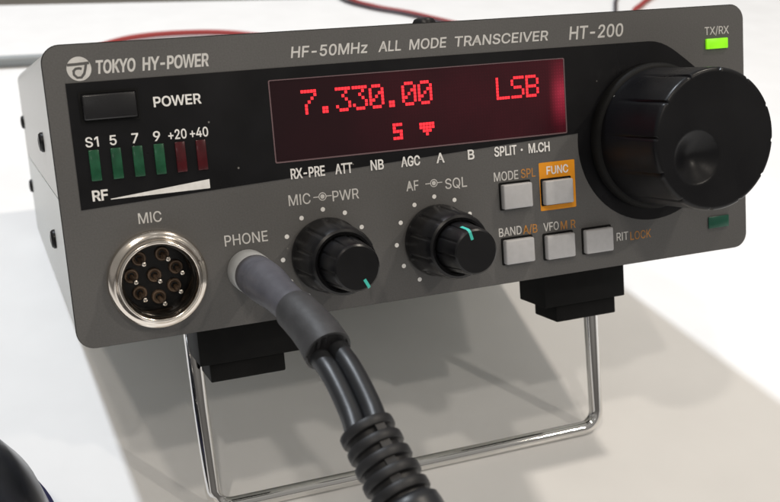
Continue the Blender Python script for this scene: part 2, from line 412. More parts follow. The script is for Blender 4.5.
# letter outlines (thousandths of an em): advance, then closed loops
GLYPHS = {"A":[480,[[10,0],[205,509],[275,509],[470,0],[400,0],[240,430],[80,0]],[[110,130],[370,130],[370,188],[110,188]]],"B":[456,[[60,0],[60,509],[241,509],[274,507],[304,501],[329,491],[350,477],[367,461],[381,442],[390,421],[396,398],[397,353],[387,320],[368,295],[343,278],[315,267],[363,245],[378,234],[391,220],[411,184],[416,161],[418,136],[416,111],[410,88],[400,67],[386,48],[368,31],[344,18],[317,8],[284,2],[247,0]],[[125,57],[245,57],[281,60],[309,67],[330,80],[344,96],[353,115],[354,153],[350,169],[333,197],[306,218],[289,225],[248,231],[125,231]],[[125,285],[238,285],[273,290],[302,304],[314,314],[330,340],[335,355],[336,372],[333,393],[326,412],[313,429],[294,442],[270,449],[240,452],[125,452]]],"C":[510,[[267,-7],[225,-3],[186,7],[150,25],[119,49],[92,79],[70,115],[53,157],[44,203],[40,254],[44,305],[53,352],[70,393],[92,429],[119,459],[150,484],[186,501],[225,512],[267,516],[317,511],[362,496],[383,485],[419,456],[435,438],[459,397],[473,348],[408,348],[404,365],[389,395],[369,418],[344,437],[300,453],[267,456],[237,453],[209,445],[184,432],[161,414],[141,391],[125,364],[113,332],[106,295],[103,254],[106,213],[113,177],[125,145],[141,117],[161,94],[184,76],[210,63],[237,56],[267,53],[300,56],[330,65],[369,90],[389,114],[404,144],[408,160],[473,160],[459,112],[435,71],[420,53],[383,24],[363,13],[317,-2]]],"D":[502,[[219,0],[96,0],[96,57],[215,57],[254,60],[288,68],[318,81],[343,99],[363,122],[379,149],[390,181],[397,216],[399,255],[397,294],[390,329],[379,361],[364,388],[344,410],[320,428],[291,441],[258,449],[221,452],[93,452],[93,509],[225,509],[273,505],[315,495],[353,478],[385,455],[412,426],[433,391],[449,351],[458,306],[462,255],[458,205],[449,159],[433,119],[411,83],[384,54],[351,31],[312,14],[268,3]],[[125,509],[125,0],[60,0],[60,509]]],"E":[419,[[60,0],[60,509],[372,509],[372,452],[125,452],[125,286],[355,286],[355,229],[125,229],[125,57],[375,57],[375,0]]],"F":[410,[[60,0],[60,509],[369,509],[369,452],[125,452],[125,278],[346,278],[346,221],[125,221],[125,0]]],"G":[520,[[269,-7],[225,-3],[185,7],[149,25],[118,49],[91,79],[69,116],[53,157],[43,203],[40,254],[43,305],[53,352],[69,393],[91,429],[117,459],[149,484],[184,501],[223,512],[265,516],[316,510],[340,504],[384,483],[421,453],[436,436],[460,395],[474,349],[408,349],[387,393],[368,417],[344,436],[300,453],[265,456],[236,453],[209,445],[183,432],[160,414],[141,392],[125,364],[113,332],[106,295],[103,254],[106,213],[113,177],[125,145],[141,117],[161,95],[184,76],[210,63],[238,56],[269,53],[296,55],[322,61],[345,71],[365,85],[382,102],[396,123],[407,147],[413,173],[415,199],[283,199],[283,256],[478,256],[478,200],[475,160],[466,124],[451,91],[431,62],[406,38],[377,19],[344,5],[308,-4]]],"H":[517,[[60,0],[60,509],[125,509],[125,289],[392,289],[392,509],[457,509],[457,0],[392,0],[392,232],[125,232],[125,0]]],"I":[185,[[60,0],[60,509],[125,509],[125,0]]],"K":[467,[[104,145],[104,216],[212,344],[364,509],[448,509],[231,276]],[[60,0],[60,509],[125,509],[125,0]],[[372,0],[188,259],[228,309],[449,0]]],"L":[393,[[60,0],[60,509],[125,509],[125,57],[361,57],[361,0]]],"M":[628,[[60,0],[60,509],[152,509],[314,100],[476,509],[568,509],[568,0],[504,0],[504,400],[342,0],[286,0],[124,400],[124,0]]],"N":[523,[[60,0],[60,509],[135,509],[398,105],[398,509],[462,509],[462,0],[388,0],[124,405],[124,0]]],"O":[533,[[267,-7],[225,-3],[186,7],[150,25],[119,49],[92,79],[70,115],[53,157],[44,203],[40,254],[44,305],[53,352],[70,393],[92,429],[119,459],[150,484],[186,501],[225,512],[267,516],[309,512],[348,501],[384,484],[415,459],[442,429],[464,393],[480,352],[490,305],[493,254],[490,203],[480,157],[464,115],[442,79],[415,49],[384,25],[348,7],[309,-3]],[[267,53],[296,55],[324,63],[349,76],[372,94],[392,116],[408,144],[420,176],[428,213],[430,254],[428,295],[420,332],[408,365],[392,392],[372,415],[349,433],[324,446],[296,453],[267,456],[237,453],[210,445],[184,433],[161,415],[142,392],[125,364],[113,332],[106,295],[103,254],[106,213],[113,176],[125,144],[142,117],[161,94],[184,76],[210,63],[237,55]]],"P":[445,[[60,0],[60,509],[235,509],[272,506],[305,499],[332,487],[356,471],[375,452],[390,430],[407,377],[409,348],[407,318],[390,265],[375,243],[356,223],[332,207],[305,195],[272,188],[125,186],[125,0]],[[125,186],[109,186],[109,242],[125,242]],[[125,242],[233,242],[279,248],[312,266],[324,279],[339,310],[343,328],[343,367],[333,402],[324,416],[297,439],[257,451],[125,452]]],"Q":[533,[[245,159],[313,159],[468,-48],[401,-48]],[[267,-7],[225,-3],[186,7],[150,25],[119,49],[92,79],[70,115],[53,157],[44,203],[40,254],[44,305],[53,352],[70,393],[92,429],[119,459],[150,484],[186,501],[225,512],[267,516],[309,512],[348,501],[384,484],[415,459],[442,429],[464,393],[480,352],[490,305],[493,254],[490,203],[480,157],[464,115],[442,79],[415,49],[384,25],[348,7],[309,-3]],[[267,53],[296,55],[324,63],[349,76],[372,94],[392,116],[408,144],[420,176],[428,213],[430,254],[428,295],[420,332],[408,365],[392,392],[372,415],[349,433],[324,446],[296,453],[267,456],[237,453],[210,445],[184,433],[161,415],[142,392],[125,364],[113,332],[106,295],[103,254],[106,213],[113,176],[125,144],[142,117],[161,94],[184,76],[210,63],[237,55]]],"R":[449,[[60,0],[60,509],[236,509],[273,506],[305,500],[333,489],[356,473],[376,455],[390,433],[401,408],[407,381],[409,352],[407,323],[401,296],[390,271],[376,250],[356,232],[333,217],[305,206],[273,200],[125,198],[125,0]],[[125,198],[96,198],[96,255],[125,255]],[[125,255],[258,256],[280,260],[313,276],[325,287],[334,300],[344,333],[344,371],[334,405],[325,419],[298,440],[258,451],[125,452]],[[353,0],[230,229],[303,229],[428,0]]],"S":[447,[[224,-9],[188,-7],[156,-1],[128,9],[102,23],[81,40],[64,60],[51,83],[42,109],[38,137],[104,137],[114,102],[123,88],[150,66],[185,53],[224,49],[267,54],[286,60],[317,79],[338,106],[344,122],[346,139],[340,168],[322,189],[296,205],[145,253],[112,269],[86,289],[67,313],[56,341],[52,372],[54,400],[62,425],[75,448],[92,468],[113,484],[138,498],[165,508],[195,514],[227,516],[259,514],[289,508],[316,498],[340,484],[360,468],[377,449],[390,427],[398,403],[401,378],[337,378],[332,402],[320,421],[302,437],[280,449],[254,456],[225,459],[185,454],[152,440],[139,430],[121,405],[115,376],[117,359],[122,345],[142,324],[169,308],[212,293],[312,264],[359,238],[384,213],[395,198],[407,161],[406,112],[399,87],[386,64],[370,43],[349,25],[323,11],[294,0],[261,-7]]],"T":[449,[[32,452],[32,509],[417,509],[417,452],[257,452],[257,0],[193,0],[193,452]]],"U":[517,[[259,-8],[220,-6],[186,2],[154,15],[126,33],[103,55],[85,80],[71,108],[63,140],[60,173],[60,509],[124,509],[124,178],[126,155],[132,133],[141,113],[153,95],[169,80],[187,68],[208,59],[232,53],[285,53],[309,59],[331,68],[349,80],[364,95],[377,113],[391,155],[393,178],[393,509],[457,509],[457,173],[454,140],[446,108],[433,80],[414,55],[391,33],[363,15],[332,2],[297,-6]]],"V":[480,[[10,509],[80,509],[240,80],[400,509],[470,509],[275,0],[205,0]]],"W":[686,[[10,509],[75,509],[188,95],[308,509],[378,509],[498,95],[611,509],[676,509],[535,0],[465,0],[343,410],[221,0],[151,0]]],"X":[474,[[10,0],[196,262],[18,509],[96,509],[237,312],[378,509],[456,509],[278,262],[464,0],[386,0],[237,212],[88,0]]],"Y":[472,[[8,509],[82,509],[236,262],[390,509],[464,509],[269,200],[269,0],[203,0],[203,200]]],"z":[380,[[42,0],[42,46],[254,320],[48,323],[48,379],[333,379],[333,331],[126,60],[339,56],[339,0]]],"0":[453,[[227,-7],[191,-3],[158,7],[130,24],[105,48],[85,77],[69,113],[57,155],[50,202],[48,254],[50,306],[57,353],[69,395],[85,431],[106,461],[130,484],[159,502],[191,512],[227,516],[262,512],[295,502],[323,484],[348,461],[368,431],[384,395],[396,353],[403,306],[405,254],[403,202],[396,155],[384,113],[368,77],[348,48],[323,24],[295,7],[263,-3]],[[227,50],[250,52],[271,60],[290,74],[306,92],[320,116],[338,176],[344,254],[338,332],[330,365],[320,393],[306,416],[290,435],[271,449],[250,457],[227,460],[203,457],[182,449],[163,435],[147,416],[134,393],[123,365],[115,332],[109,254],[115,176],[123,144],[134,116],[147,92],[163,74],[182,60],[203,52]]],"1":[400,[[276,509],[276,0],[212,0],[212,448],[86,358],[86,427],[198,509]]],"2":[453,[[64,0],[64,47],[282,282],[311,327],[319,356],[319,389],[315,405],[308,419],[287,441],[258,455],[224,460],[188,454],[172,447],[148,427],[132,398],[128,381],[127,362],[66,362],[68,391],[75,418],[86,442],[102,464],[121,482],[143,496],[168,507],[225,516],[254,513],[281,507],[306,497],[328,482],[346,465],[361,445],[372,423],[379,398],[380,354],[371,318],[363,299],[317,235],[153,60],[389,57],[389,0]]],"3":[453,[[218,-7],[188,-5],[159,1],[108,22],[88,38],[70,57],[57,79],[48,104],[44,132],[109,132],[112,115],[126,87],[150,66],[182,54],[219,50],[258,55],[291,69],[315,93],[323,108],[328,125],[328,163],[316,196],[306,211],[275,234],[229,246],[157,248],[157,299],[288,448],[70,452],[70,509],[372,509],[372,461],[221,289],[247,290],[279,286],[308,276],[333,262],[354,244],[371,222],[383,198],[391,173],[393,145],[390,116],[383,90],[370,66],[354,45],[333,27],[309,12],[281,2],[251,-5]],[[221,289],[211,278],[211,289]]],"4":[453,[[40,105],[40,158],[247,509],[311,509],[109,166],[413,163],[413,105]],[[282,0],[282,318],[343,318],[343,0]]],"5":[453,[[221,-7],[192,-5],[165,1],[140,11],[118,25],[99,41],[83,60],[71,82],[63,105],[60,130],[122,130],[130,102],[148,78],[173,60],[204,51],[241,51],[276,64],[291,75],[314,104],[322,122],[328,162],[321,203],[314,221],[290,251],[275,262],[238,275],[201,276],[167,268],[139,255],[128,246],[67,253],[96,509],[366,509],[366,452],[151,452],[134,301],[178,325],[212,333],[252,332],[274,328],[313,311],[345,285],[370,251],[386,210],[391,163],[388,132],[381,102],[369,76],[352,52],[332,32],[309,15],[282,3],[253,-4]]],"6":[453,[[226,-7],[196,-4],[168,3],[142,15],[119,31],[100,51],[84,74],[73,101],[66,130],[65,187],[80,239],[112,302],[252,509],[322,509],[174,295],[184,302],[208,311],[235,314],[265,312],[316,295],[337,280],[355,262],[370,240],[380,215],[387,187],[389,157],[387,127],[379,98],[368,73],[352,50],[333,30],[310,14],[284,3],[257,-4]],[[174,295],[151,261],[151,270],[165,288]],[[226,48],[263,55],[293,73],[314,101],[322,119],[326,137],[326,178],[322,196],[304,228],[293,241],[263,259],[245,264],[207,264],[174,252],[148,229],[138,214],[126,179],[126,138],[138,102],[148,86],[160,73],[190,55],[207,50]]],"7":[453,[[97,0],[323,448],[62,452],[62,509],[391,509],[391,449],[165,0]]],"8":[453,[[226,-7],[193,-5],[163,1],[136,11],[111,25],[91,42],[74,62],[62,84],[54,109],[53,156],[65,195],[87,228],[117,252],[134,260],[153,265],[129,276],[109,289],[93,308],[80,330],[73,354],[70,380],[79,429],[90,450],[106,469],[124,485],[146,498],[170,508],[197,514],[226,516],[255,514],[282,508],[306,498],[328,485],[346,469],[361,450],[373,429],[382,380],[379,354],[372,330],[359,308],[343,289],[323,276],[300,267],[335,252],[365,228],[387,195],[395,176],[401,135],[398,109],[391,84],[378,62],[362,42],[341,25],[317,11],[289,1],[259,-5]],[[248,50],[285,60],[313,79],[323,91],[331,106],[337,139],[335,157],[322,189],[312,202],[283,223],[247,234],[206,234],[169,223],[140,202],[130,189],[117,157],[115,139],[121,106],[129,91],[139,79],[167,60],[205,50]],[[244,291],[260,294],[287,308],[307,330],[318,359],[318,392],[308,420],[288,442],[260,455],[244,459],[208,459],[177,449],[164,442],[153,432],[138,407],[133,376],[134,359],[145,330],[165,308],[193,294],[209,291]]],"9":[453,[[226,516],[256,513],[285,506],[310,494],[333,478],[352,458],[368,434],[380,408],[387,378],[389,347],[382,296],[359,240],[315,168],[200,0],[130,0],[281,219],[268,207],[232,195],[188,197],[161,203],[137,214],[116,229],[98,247],[83,269],[72,294],[66,321],[64,352],[66,382],[73,411],[85,436],[101,459],[120,479],[143,494],[168,506],[196,513]],[[281,219],[301,248],[302,238]],[[207,459],[174,446],[148,423],[131,390],[125,352],[131,313],[138,295],[148,280],[174,257],[207,245],[226,243],[263,249],[293,267],[305,280],[322,312],[326,330],[326,371],[322,390],[305,422],[279,446],[263,454],[245,459]]],"+":[453,[[198,34],[198,364],[255,364],[255,34]],[[61,172],[61,226],[391,226],[391,172]]],"-":[453,[[337,244],[337,188],[114,188],[114,244]]],".":[188,[[83,-3],[73,1],[55,18],[50,41],[55,64],[73,81],[95,87],[118,81],[135,64],[140,53],[140,29],[128,9],[118,1],[107,-3]]],"/":[249,[[235,533],[71,-76],[14,-76],[178,533]]]}


def inside(pt, lp):
    c = False
    for (x0, y0), (x1, y1) in zip(lp, lp[1:] + lp[:1]):
        if (y0 > pt[1]) != (y1 > pt[1]) and pt[0] < (x1 - x0) * (pt[1] - y0) / (y1 - y0) + x0:
            c = not c
    return c


def area(lp):
    return sum(a[0] * b[1] - b[0] * a[1] for a, b in zip(lp, lp[1:] + lp[:1])) / 2


def swell(lp, d):
    """move a closed outline outwards (counter-clockwise) by d"""
    n = len(lp); out = []
    for i in range(n):
        p, q, r = Vector(lp[i - 1]), Vector(lp[i]), Vector(lp[(i + 1) % n])
        a, b = (q - p), (r - q)
        if a.length < 1e-9 or b.length < 1e-9:
            out.append(tuple(q)); continue
        a.normalize(); b.normalize()
        na, nb = Vector((a.y, -a.x)), Vector((b.y, -b.x))
        m = na + nb
        k = m.length_squared
        out.append(tuple(q + m * (2 * d / max(k, 0.6))))
    return out


def bm_text(bm, s, x0, x1, base, h, y, bold=0.0, shear=0.0):
    """printed words from the outlines above, fitted to x0..x1 and cap height h; bold in mm"""
    pieces = []; pen = 0.0
    for ch in s:
        if ch == ' ':
            pen += 0.20; continue
        g = GLYPHS[ch]
        loops = [[(pen + a / 1000, b / 1000) for a, b in lp] for lp in g[1:]]
        outer = [l for l in loops if not any(o is not l and all(inside(p, o) for p in l[::3]) for o in loops)]
        for o in outer:
            pieces.append((o, [l for l in loops if l not in outer and inside(l[0], o)]))
        pen += g[0] / 1000
    allp = [p for o, hs in pieces for p in o]
    a, b = min(p[0] for p in allp), max(p[0] for p in allp)
    capz = 0.524
    W_ = x1 - x0 - 2 * bold - shear * h * 0.6
    kx = W_ / (b - a); kz = (h - 2 * bold) / capz
    for n, (o, hs) in enumerate(pieces):
        edges = []
        for lp, hole in [(o, False)] + [(q, True) for q in hs]:
            lp = [((p[0] - a) * kx, p[1] * kz) for p in lp]
            if area(lp) < 0:
                lp.reverse()
            lp = swell(lp, -bold if hole else bold)
            vs = [bm.verts.new((x0 + bold + px + shear * pz, y - 0.002 * (n % 2), base + bold + pz)) for px, pz in lp]
            edges += [bm.edges.new((vs[i], vs[(i + 1) % len(vs)])) for i in range(len(vs))]
        bmesh.ops.triangle_fill(bm, use_beauty=True, use_dissolve=False, edges=edges, normal=(0, -1, 0))


def bm_stroke(bm, pts, w, y):
    """flat stroke along pts (x, z)"""
    P = [Vector((p[0], p[1])) for p in pts]
    L, Rr = [], []
    for i, p in enumerate(P):
        t = (P[min(i + 1, len(P) - 1)] - P[max(i - 1, 0)]).normalized()
        nn = Vector((-t.y, t.x)) * w / 2
        L.append(bm.verts.new((p.x + nn.x, y, p.y + nn.y))); Rr.append(bm.verts.new((p.x - nn.x, y, p.y - nn.y)))
    for i in range(len(P) - 1):
        bm.faces.new((L[i], Rr[i], Rr[i + 1], L[i + 1]))


def sheet(name, bm, m, parent):
    """printed flat marks: all faces turned to the front (-Y)"""
    bm.normal_update()
    for f in bm.faces:
        if f.normal.y > 0:
            f.normal_flip()
    bm.loops.layers.int.new('keep')
    return finish(name, bm, m, parent, smooth=False, origin=ORG)


NB = bmesh.new

# ------------------------------------------------------------------ the setting: table and floor


def w_finish(name, bm, m, origin=(0, 0, 0), smooth=True):
    return finish(name, bm, m, None, smooth=smooth, origin=origin)


bm = NB()
tb = [(-900, -700), (1100, -700), (1100, 318), (-900, 545)]
top = [bm.verts.new((x, y, 0)) for x, y in tb]
low = [bm.verts.new((x, y, -28)) for x, y in tb]
bm.faces.new(top); bm.faces.new(list(reversed(low)))
for i in range(4):
    bm.faces.new((top[i], low[i], low[(i + 1) % 4], top[(i + 1) % 4]))
bmesh.ops.bevel(bm, geom=[e for e in bm.edges if all(v.co.z > -1 for v in e.verts)], offset=2, segments=3, affect='EDGES')
t = w_finish('table', bm, M['table'])
t['kind'] = 'structure'
bm = NB()
fv = [bm.verts.new(p) for p in ((-6000, -6000, -730), (6000, -6000, -730), (6000, 9000, -730), (-6000, 9000, -730))]
bm.faces.new(fv)
t = w_finish('floor', bm, M['floor'])
t['kind'] = 'structure'

# ------------------------------------------------------------------ the transceiver
H = 51.1; D = 160.0
radio = empty('transceiver', ORG)
radio.matrix_world = Matrix.Translation(to_world(ORG)) @ RX
tag(radio, 'grey and black radio transceiver with lit red display, standing on its chrome wire bail', 'radio transceiver')


def part(name, bm, m, parent=radio, **k):
    k.setdefault('origin', ORG)
    return finish(name, bm, m, parent, **k)


SOCK = (14.47, 10.56)
# front plate with the round hole of the microphone socket
bm = NB()
bm_plate(bm, rrect(0, 140, 0, H, 3.0, 10), [circ(*SOCK, 6.9, 64)], 0.0, 0.3)
panel = part('front_panel', bm, M['panel'], angle=30)
bm = NB()
bm_plate(bm, rrect(-0.12, 140.12, -0.1, H + 0.16, 3.1, 8), [circ(*SOCK, 7.0, 64)], 0.3, 1.3)
part('panel_gasket', bm, M['seam'])


def shell(z_lo, z_hi, top):
    """half of the sheet-metal case: a closed folded shell, open towards the front plate"""
    r = 3.0; n = 8; th = 1.0
    def prof(off):
        x0, x1 = 0.1 + off, 139.9 - off
        if top:
            zt = H - 0.1 - off; rr = r - off
            p = [(x0, z_lo)]
            for i in range(n + 1):
                a = math.radians(180 - 90 * i / n); p.append((x0 + rr + rr * math.cos(a), zt - rr + rr * math.sin(a)))
            for i in range(n + 1):
                a = math.radians(90 - 90 * i / n); p.append((x1 - rr + rr * math.cos(a), zt - rr + rr * math.sin(a)))
            p.append((x1, z_lo))
        else:
            zb = 0.1 + off; rr = r - off
            p = [(x0, z_hi)]
            for i in range(n + 1):
                a = math.radians(180 + 90 * i / n); p.append((x0 + rr + rr * math.cos(a), zb + rr + rr * math.sin(a)))
            for i in range(n + 1):
                a = math.radians(270 + 90 * i / n); p.append((x1 - rr + rr * math.cos(a), zb + rr + rr * math.sin(a)))
            p.append((x1, z_hi))
        return p
    bm = NB()
    o, i_ = prof(0), prof(th)
    yf, yb = 1.6, D
    lo = [[bm.verts.new((x, y, z)) for x, z in pr] for pr in (o, i_) for y in (yf, yb)]
    of, ob, inf, inb = lo
    k = len(o)
    for a in range(k - 1):
        bm.faces.new((of[a], of[a + 1], ob[a + 1], ob[a]))
        bm.faces.new((inf[a], inb[a], inb[a + 1], inf[a + 1]))
        bm.faces.new((of[a], inf[a], inf[a + 1], of[a + 1]))
        bm.faces.new((ob[a], ob[a + 1], inb[a + 1], inb[a]))
    for a in (0, k - 1):
        bm.faces.new((of[a], ob[a], inb[a], inf[a]))
    return bm


cover_t = part('top_cover', shell(25.75, None, True), M['cover_top'])
cover_b = part('bottom_cover', shell(None, 25.45, False), M['cover_low'])
bm = NB(); bm_plate(bm, rrect(1.3, 138.7, 1.3, H - 1.3, 2.0, 6), [], D - 2.0, D - 0.6)
part('rear_panel', bm, M['black_matt'])


def screw(c, axis, sgn, parent, r=1.95, h=1.0):
    bm = NB()
    x, y, z = c
    base = {'X': x, 'Z': z}[axis]
    cc = (y, z) if axis == 'X' else (x, y)
    bm_lathe(bm, [(r, base), (r, base + sgn * h * .45), (r * .82, base + sgn * h * .85), (r * .45, base + sgn * h), (r * .42, base + sgn * h * .5)], cc, 24, axis=axis)
    return part('screw', bm, M['black'], parent)


for y, z in ((34.4, 34.3), (150.0, 35.9)):
    screw((0.1, y, z), 'X', -1, cover_t)
    screw((139.9, y, z), 'X', 1, cover_t)
for y, z in ((38.1, 14.6), (150.0, 16.8)):
    screw((0.1, y, z), 'X', -1, cover_b)
    screw((139.9, y, z), 'X', 1, cover_b)
screw((74.2, 15.0, H - 0.1), 'Z', 1, cover_t, 2.4, 1.9)

# black fascia round the display, running out into a disc behind the tuning knob
KC = (116.5, 25.9)
out = [(3.25, 23.83)]
out.append((3.25, 44.9)); out.append((60, 45.05)); 
for i in range(0, 61):
    a = 90 - i * (270 + 7.0 - 0) / 60          # clockwise over the right to the lower left
    if a > 55: r = 17.3 + 1.75 * (0.5 - 0.5 * math.cos(math.pi * (a - 55) / 35))
    else: r = 17.25
    x, z = KC[0] + r * math.cos(math.radians(a)), KC[1] + r * math.sin(math.radians(a))
    out.append((x, z))
out = [p for p in out]
bm = NB(); bm_plate(bm, out, [rrect(37.3, 96.9, 28.25, 42.95, 0.3, 2)], -0.09, 0.0)
part('black_fascia', bm, M['fascia'], panel, angle=30)

# display: dark red screen behind a thin bright edge, lit dots
bm = NB(); bm_plate(bm, rrect(37.3, 96.9, 28.25, 42.95, 0.3, 2), [rrect(37.52, 96.68, 28.5, 42.78, 0.2, 2)], -0.16, 0.02)
disp = None
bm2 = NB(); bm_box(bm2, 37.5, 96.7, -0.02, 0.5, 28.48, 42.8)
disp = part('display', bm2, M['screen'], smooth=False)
part('display_frame', bm, M['bezel'], disp, smooth=False)

GL = {'7': ['#####', '....#', '...#.', '..#..', '.#...', '.#...', '.#...'],
      '3': ['#####', '...#.', '..#..', '...#.', '....#', '#...#', '.###.'],
      '0': ['.###.', '#...#', '#..##', '#.#.#', '##..#', '#...#', '.###.'],
      '.': ['.....', '.....', '.....', '.....', '.....', '.##..', '.##..'],
      'L': ['#....', '#....', '#....', '#....', '#....', '#....', '#####'],
      'S': ['.####', '#....', '#....', '.###.', '....#', '....#', '####.'],
      'B': ['####.', '#...#', '#...#', '####.', '#...#', '#...#', '####.'],
      '5': ['###', '#..', '###', '..#', '###'],
      'v': ['#####', '#####', '.###.', '..#..']}


def dots(bm, g, x0, ztop, px, pz):
    rows = GL[g]
    for r, row in enumerate(rows):
        for c, ch in enumerate(row):
            if ch == '#':
                xa, za = x0 + c * px, ztop - r * pz
                vs = [bm.verts.new(p) for p in ((xa, -0.045, za - pz * .86), (xa + px * .88, -0.045, za - pz * .86), (xa + px * .88, -0.045, za), (xa, -0.045, za))]
                bm.faces.new(vs)


bm = NB()
for i, g in enumerate('7.330.00'):
    dots(bm, g, 43.1 + i * 3.22, 40.75, 0.590, 0.633)
for i, g in enumerate('LSB'):
    dots(bm, g, 81.85 + i * 3.19, 40.15, 0.580, 0.610)
dots(bm, '5', 60.15, 33.35, 0.66, 0.625)
dots(bm, 'v', 65.5, 33.0, 0.62, 0.625)
sheet('lit_characters', bm, M['char'], disp)

# power button
bm = NB(); bm_plate(bm, rrect(5.0, 14.75, 38.1, 43.35, 0.25, 3), [rrect(5.35, 14.4, 38.45, 43.0, 0.2, 3)], -0.30, -0.05)
bm2 = NB(); bm_box(bm2, 5.5, 14.25, -1.25, -0.03, 38.6, 42.85, 0.3, 3)
pb = part('power_button', bm2, M['key_black'])
part('button_surround', bm, M['hole'], pb)

# signal meter lamps
for i in range(6):
    bm = NB()
    x = 5.52 + i * 3.598
    bm_box(bm, x, x + 1.72, -0.45, -0.02, 28.5, 33.72, 0.12, 2)
    o = part('meter_lamp', bm, M['led_green'] if i < 4 else M['led_red'])
    o['label'] = 'dim green meter lamp' if i < 4 else 'dark red meter lamp'

# printed lettering
YP, YF = -0.03, -0.125                      # on the painted plate / on the black film
WORDS = [
    ('TOKYO', 8.27, 14.95, 46.1, 2.3, YP, 0.085, 0.12, 'pale_ink'), ('HY-POWER', 15.95, 27.35, 46.1, 2.3, YP, 0.085, 0.12, 'pale_ink'),
    ('HF-50MHz', 41.9, 56.45, 46.5, 2.02, YP, 0.05, 0.16, 'pale_ink'),
    ('ALL', 58.45, 63.05, 46.5, 1.95, YP, 0.045, 0.16, 'pale_ink'), ('MODE', 64.5, 72.1, 46.5, 1.95, YP, 0.045, 0.16, 'pale_ink'),
    ('TRANSCEIVER', 73.6, 93.75, 46.48, 1.95, YP, 0.045, 0.16, 'pale_ink'),
    ('HT-200', 98.3, 110.75, 46.3, 2.6, YP, 0.06, 0.14, 'pale_ink'), ('TX/RX', 130.3, 136.35, 45.35, 1.65, YP, 0.012, 0, 'pale_ink'),
    ('MIC', 12.4, 16.35, 20.4, 1.9, YP, 0.02, 0, 'pale_ink'), ('PHONE', 26.8, 34.65, 14.6, 1.98, YP, 0.015, 0, 'pale_ink'),
    ('MIC', 39.1, 43.2, 20.4, 2.0, YP, 0.015, 0, 'pale_ink'), ('PWR', 47.4, 52.5, 20.3, 1.95, YP, 0.015, 0, 'pale_ink'),
    ('AF', 61.98, 64.5, 20.5, 1.95, YP, 0.015, 0, 'pale_ink'), ('SQL', 69.95, 74.5, 20.05, 2.0, YP, 0.015, 0, 'pale_ink'),
    ('MODE', 80.3, 85.6, 20.35, 1.82, YP, 0.02, 0, 'pale_ink'), ('BAND', 80.7, 85.7, 9.4, 1.75, YP, 0.02, 0, 'pale_ink'),
    ('VFO', 90.6, 94.05, 9.25, 1.75, YP, 0.02, 0, 'pale_ink'), ('RIT', 107.4, 110.2, 5.15, 1.75, YP, 0.01, 0, 'pale_ink'),
    ('FUNC', 91.85, 96.75, 20.5, 1.68, -0.085, 0.05, 0, 'white_ink'),
    ('POWER', 17.15, 25.25, 39.9, 1.8, YF, 0.06, 0, 'white_ink'), ('RF', 5.3, 7.9, 25.1, 1.9, YF, 0.08, 0, 'white_ink'),
    ('S1', 5.25, 7.4, 34.2, 1.72, YF, 0.04, 0, 'white_ink'), ('5', 9.2, 10.35, 34.2, 1.72, YF, 0.04, 0, 'white_ink'),
    ('7', 12.85, 14.0, 34.2, 1.72, YF, 0.04, 0, 'white_ink'), ('9', 16.45, 17.65, 34.2, 1.72, YF, 0.04, 0, 'white_ink'),
    ('+20', 19.0, 22.15, 34.2, 1.72, YF, 0.04, 0, 'white_ink'), ('+40', 22.7, 25.9, 34.2, 1.72, YF, 0.04, 0, 'white_ink'),
    ('RX-PRE', 39.9, 46.35, 25.15, 1.95, YF, 0.06, 0, 'white_ink'), ('ATT', 48.3, 51.65, 25.15, 1.95, YF, 0.06, 0, 'white_ink'),
    ('NB', 55.2, 57.8, 25.15, 1.95, YF, 0.06, 0, 'white_ink'), ('AGC', 61.25, 65.1, 25.15, 1.95, YF, 0.06, 0, 'white_ink'),
    ('A', 68.45, 70.1, 25.15, 1.95, YF, 0.06, 0, 'white_ink'), ('B', 75.0, 76.4, 25.15, 1.95, YF, 0.06, 0, 'white_ink'),
    ('SPLIT', 80.65, 85.5, 25.15, 1.95, YF, 0.06, 0, 'white_ink'), ('M.CH', 88.1, 92.8, 25.1, 1.95, YF, 0.06, 0, 'white_ink'),
    ('SPL', 86.2, 89.4, 20.4, 1.82, YP, 0.02, 0, 'orange_ink'), ('A/B', 86.0, 89.2, 9.3, 1.78, YP, 0.02, 0, 'orange_ink'),
    ('M R', 94.5, 97.9, 9.15, 1.75, YP, 0.02, 0, 'orange_ink'), ('LOCK', 110.7, 115.7, 4.95, 1.75, YP, 0.01, 0, 'orange_ink')]
for s_, a_, b_, base_, h_, y_, bold_, sh_, ink in WORDS:
    bm = NB(); bm_text(bm, s_, a_, b_, base_, h_, y_, bold_, sh_)
    o = sheet('printed_word', bm, M[ink], panel)
    o['label'] = ('orange printed word ' if ink == 'orange_ink' else 'pale printed word ') + s_
for cx_, cz_ in ((45.50, 21.42), (67.64, 21.47)):      # dot in a ring with a dash each side, between the two names
    bm = NB()
    bm.faces.new([bm.verts.new((x, YP, z)) for x, z in circ(cx_, cz_, 0.42, 20)])
    vo = [bm.verts.new((x, YP, z)) for x, z in circ(cx_, cz_, 0.76, 24)]; vi = [bm.verts.new((x, YP, z)) for x, z in circ(cx_, cz_, 0.60, 24)]
    for i in range(24):
        bm.faces.new((vo[i], vo[(i + 1) % 24], vi[(i + 1) % 24], vi[i]))
    for s in (-1, 1):
        bm_stroke(bm, [(cx_ + s * 0.76, cz_), (cx_ + s * 1.75, cz_)], 0.17, YP)
    sheet('knob_symbol', bm, M['pale_ink'], panel)
bm = NB()
bm.faces.new([bm.verts.new(p) for p in ((8.25, YF, 25.12), (25.25, YF, 25.2), (25.25, YF, 26.8), (8.25, YF, 25.25))])
sheet('level_wedge', bm, M['white_ink'], panel)
bm = NB()
bm.faces.new([bm.verts.new((x, YF, z)) for x, z in circ(86.6, 25.95, 0.24, 14)])
sheet('printed_dot', bm, M['white_ink'], panel)

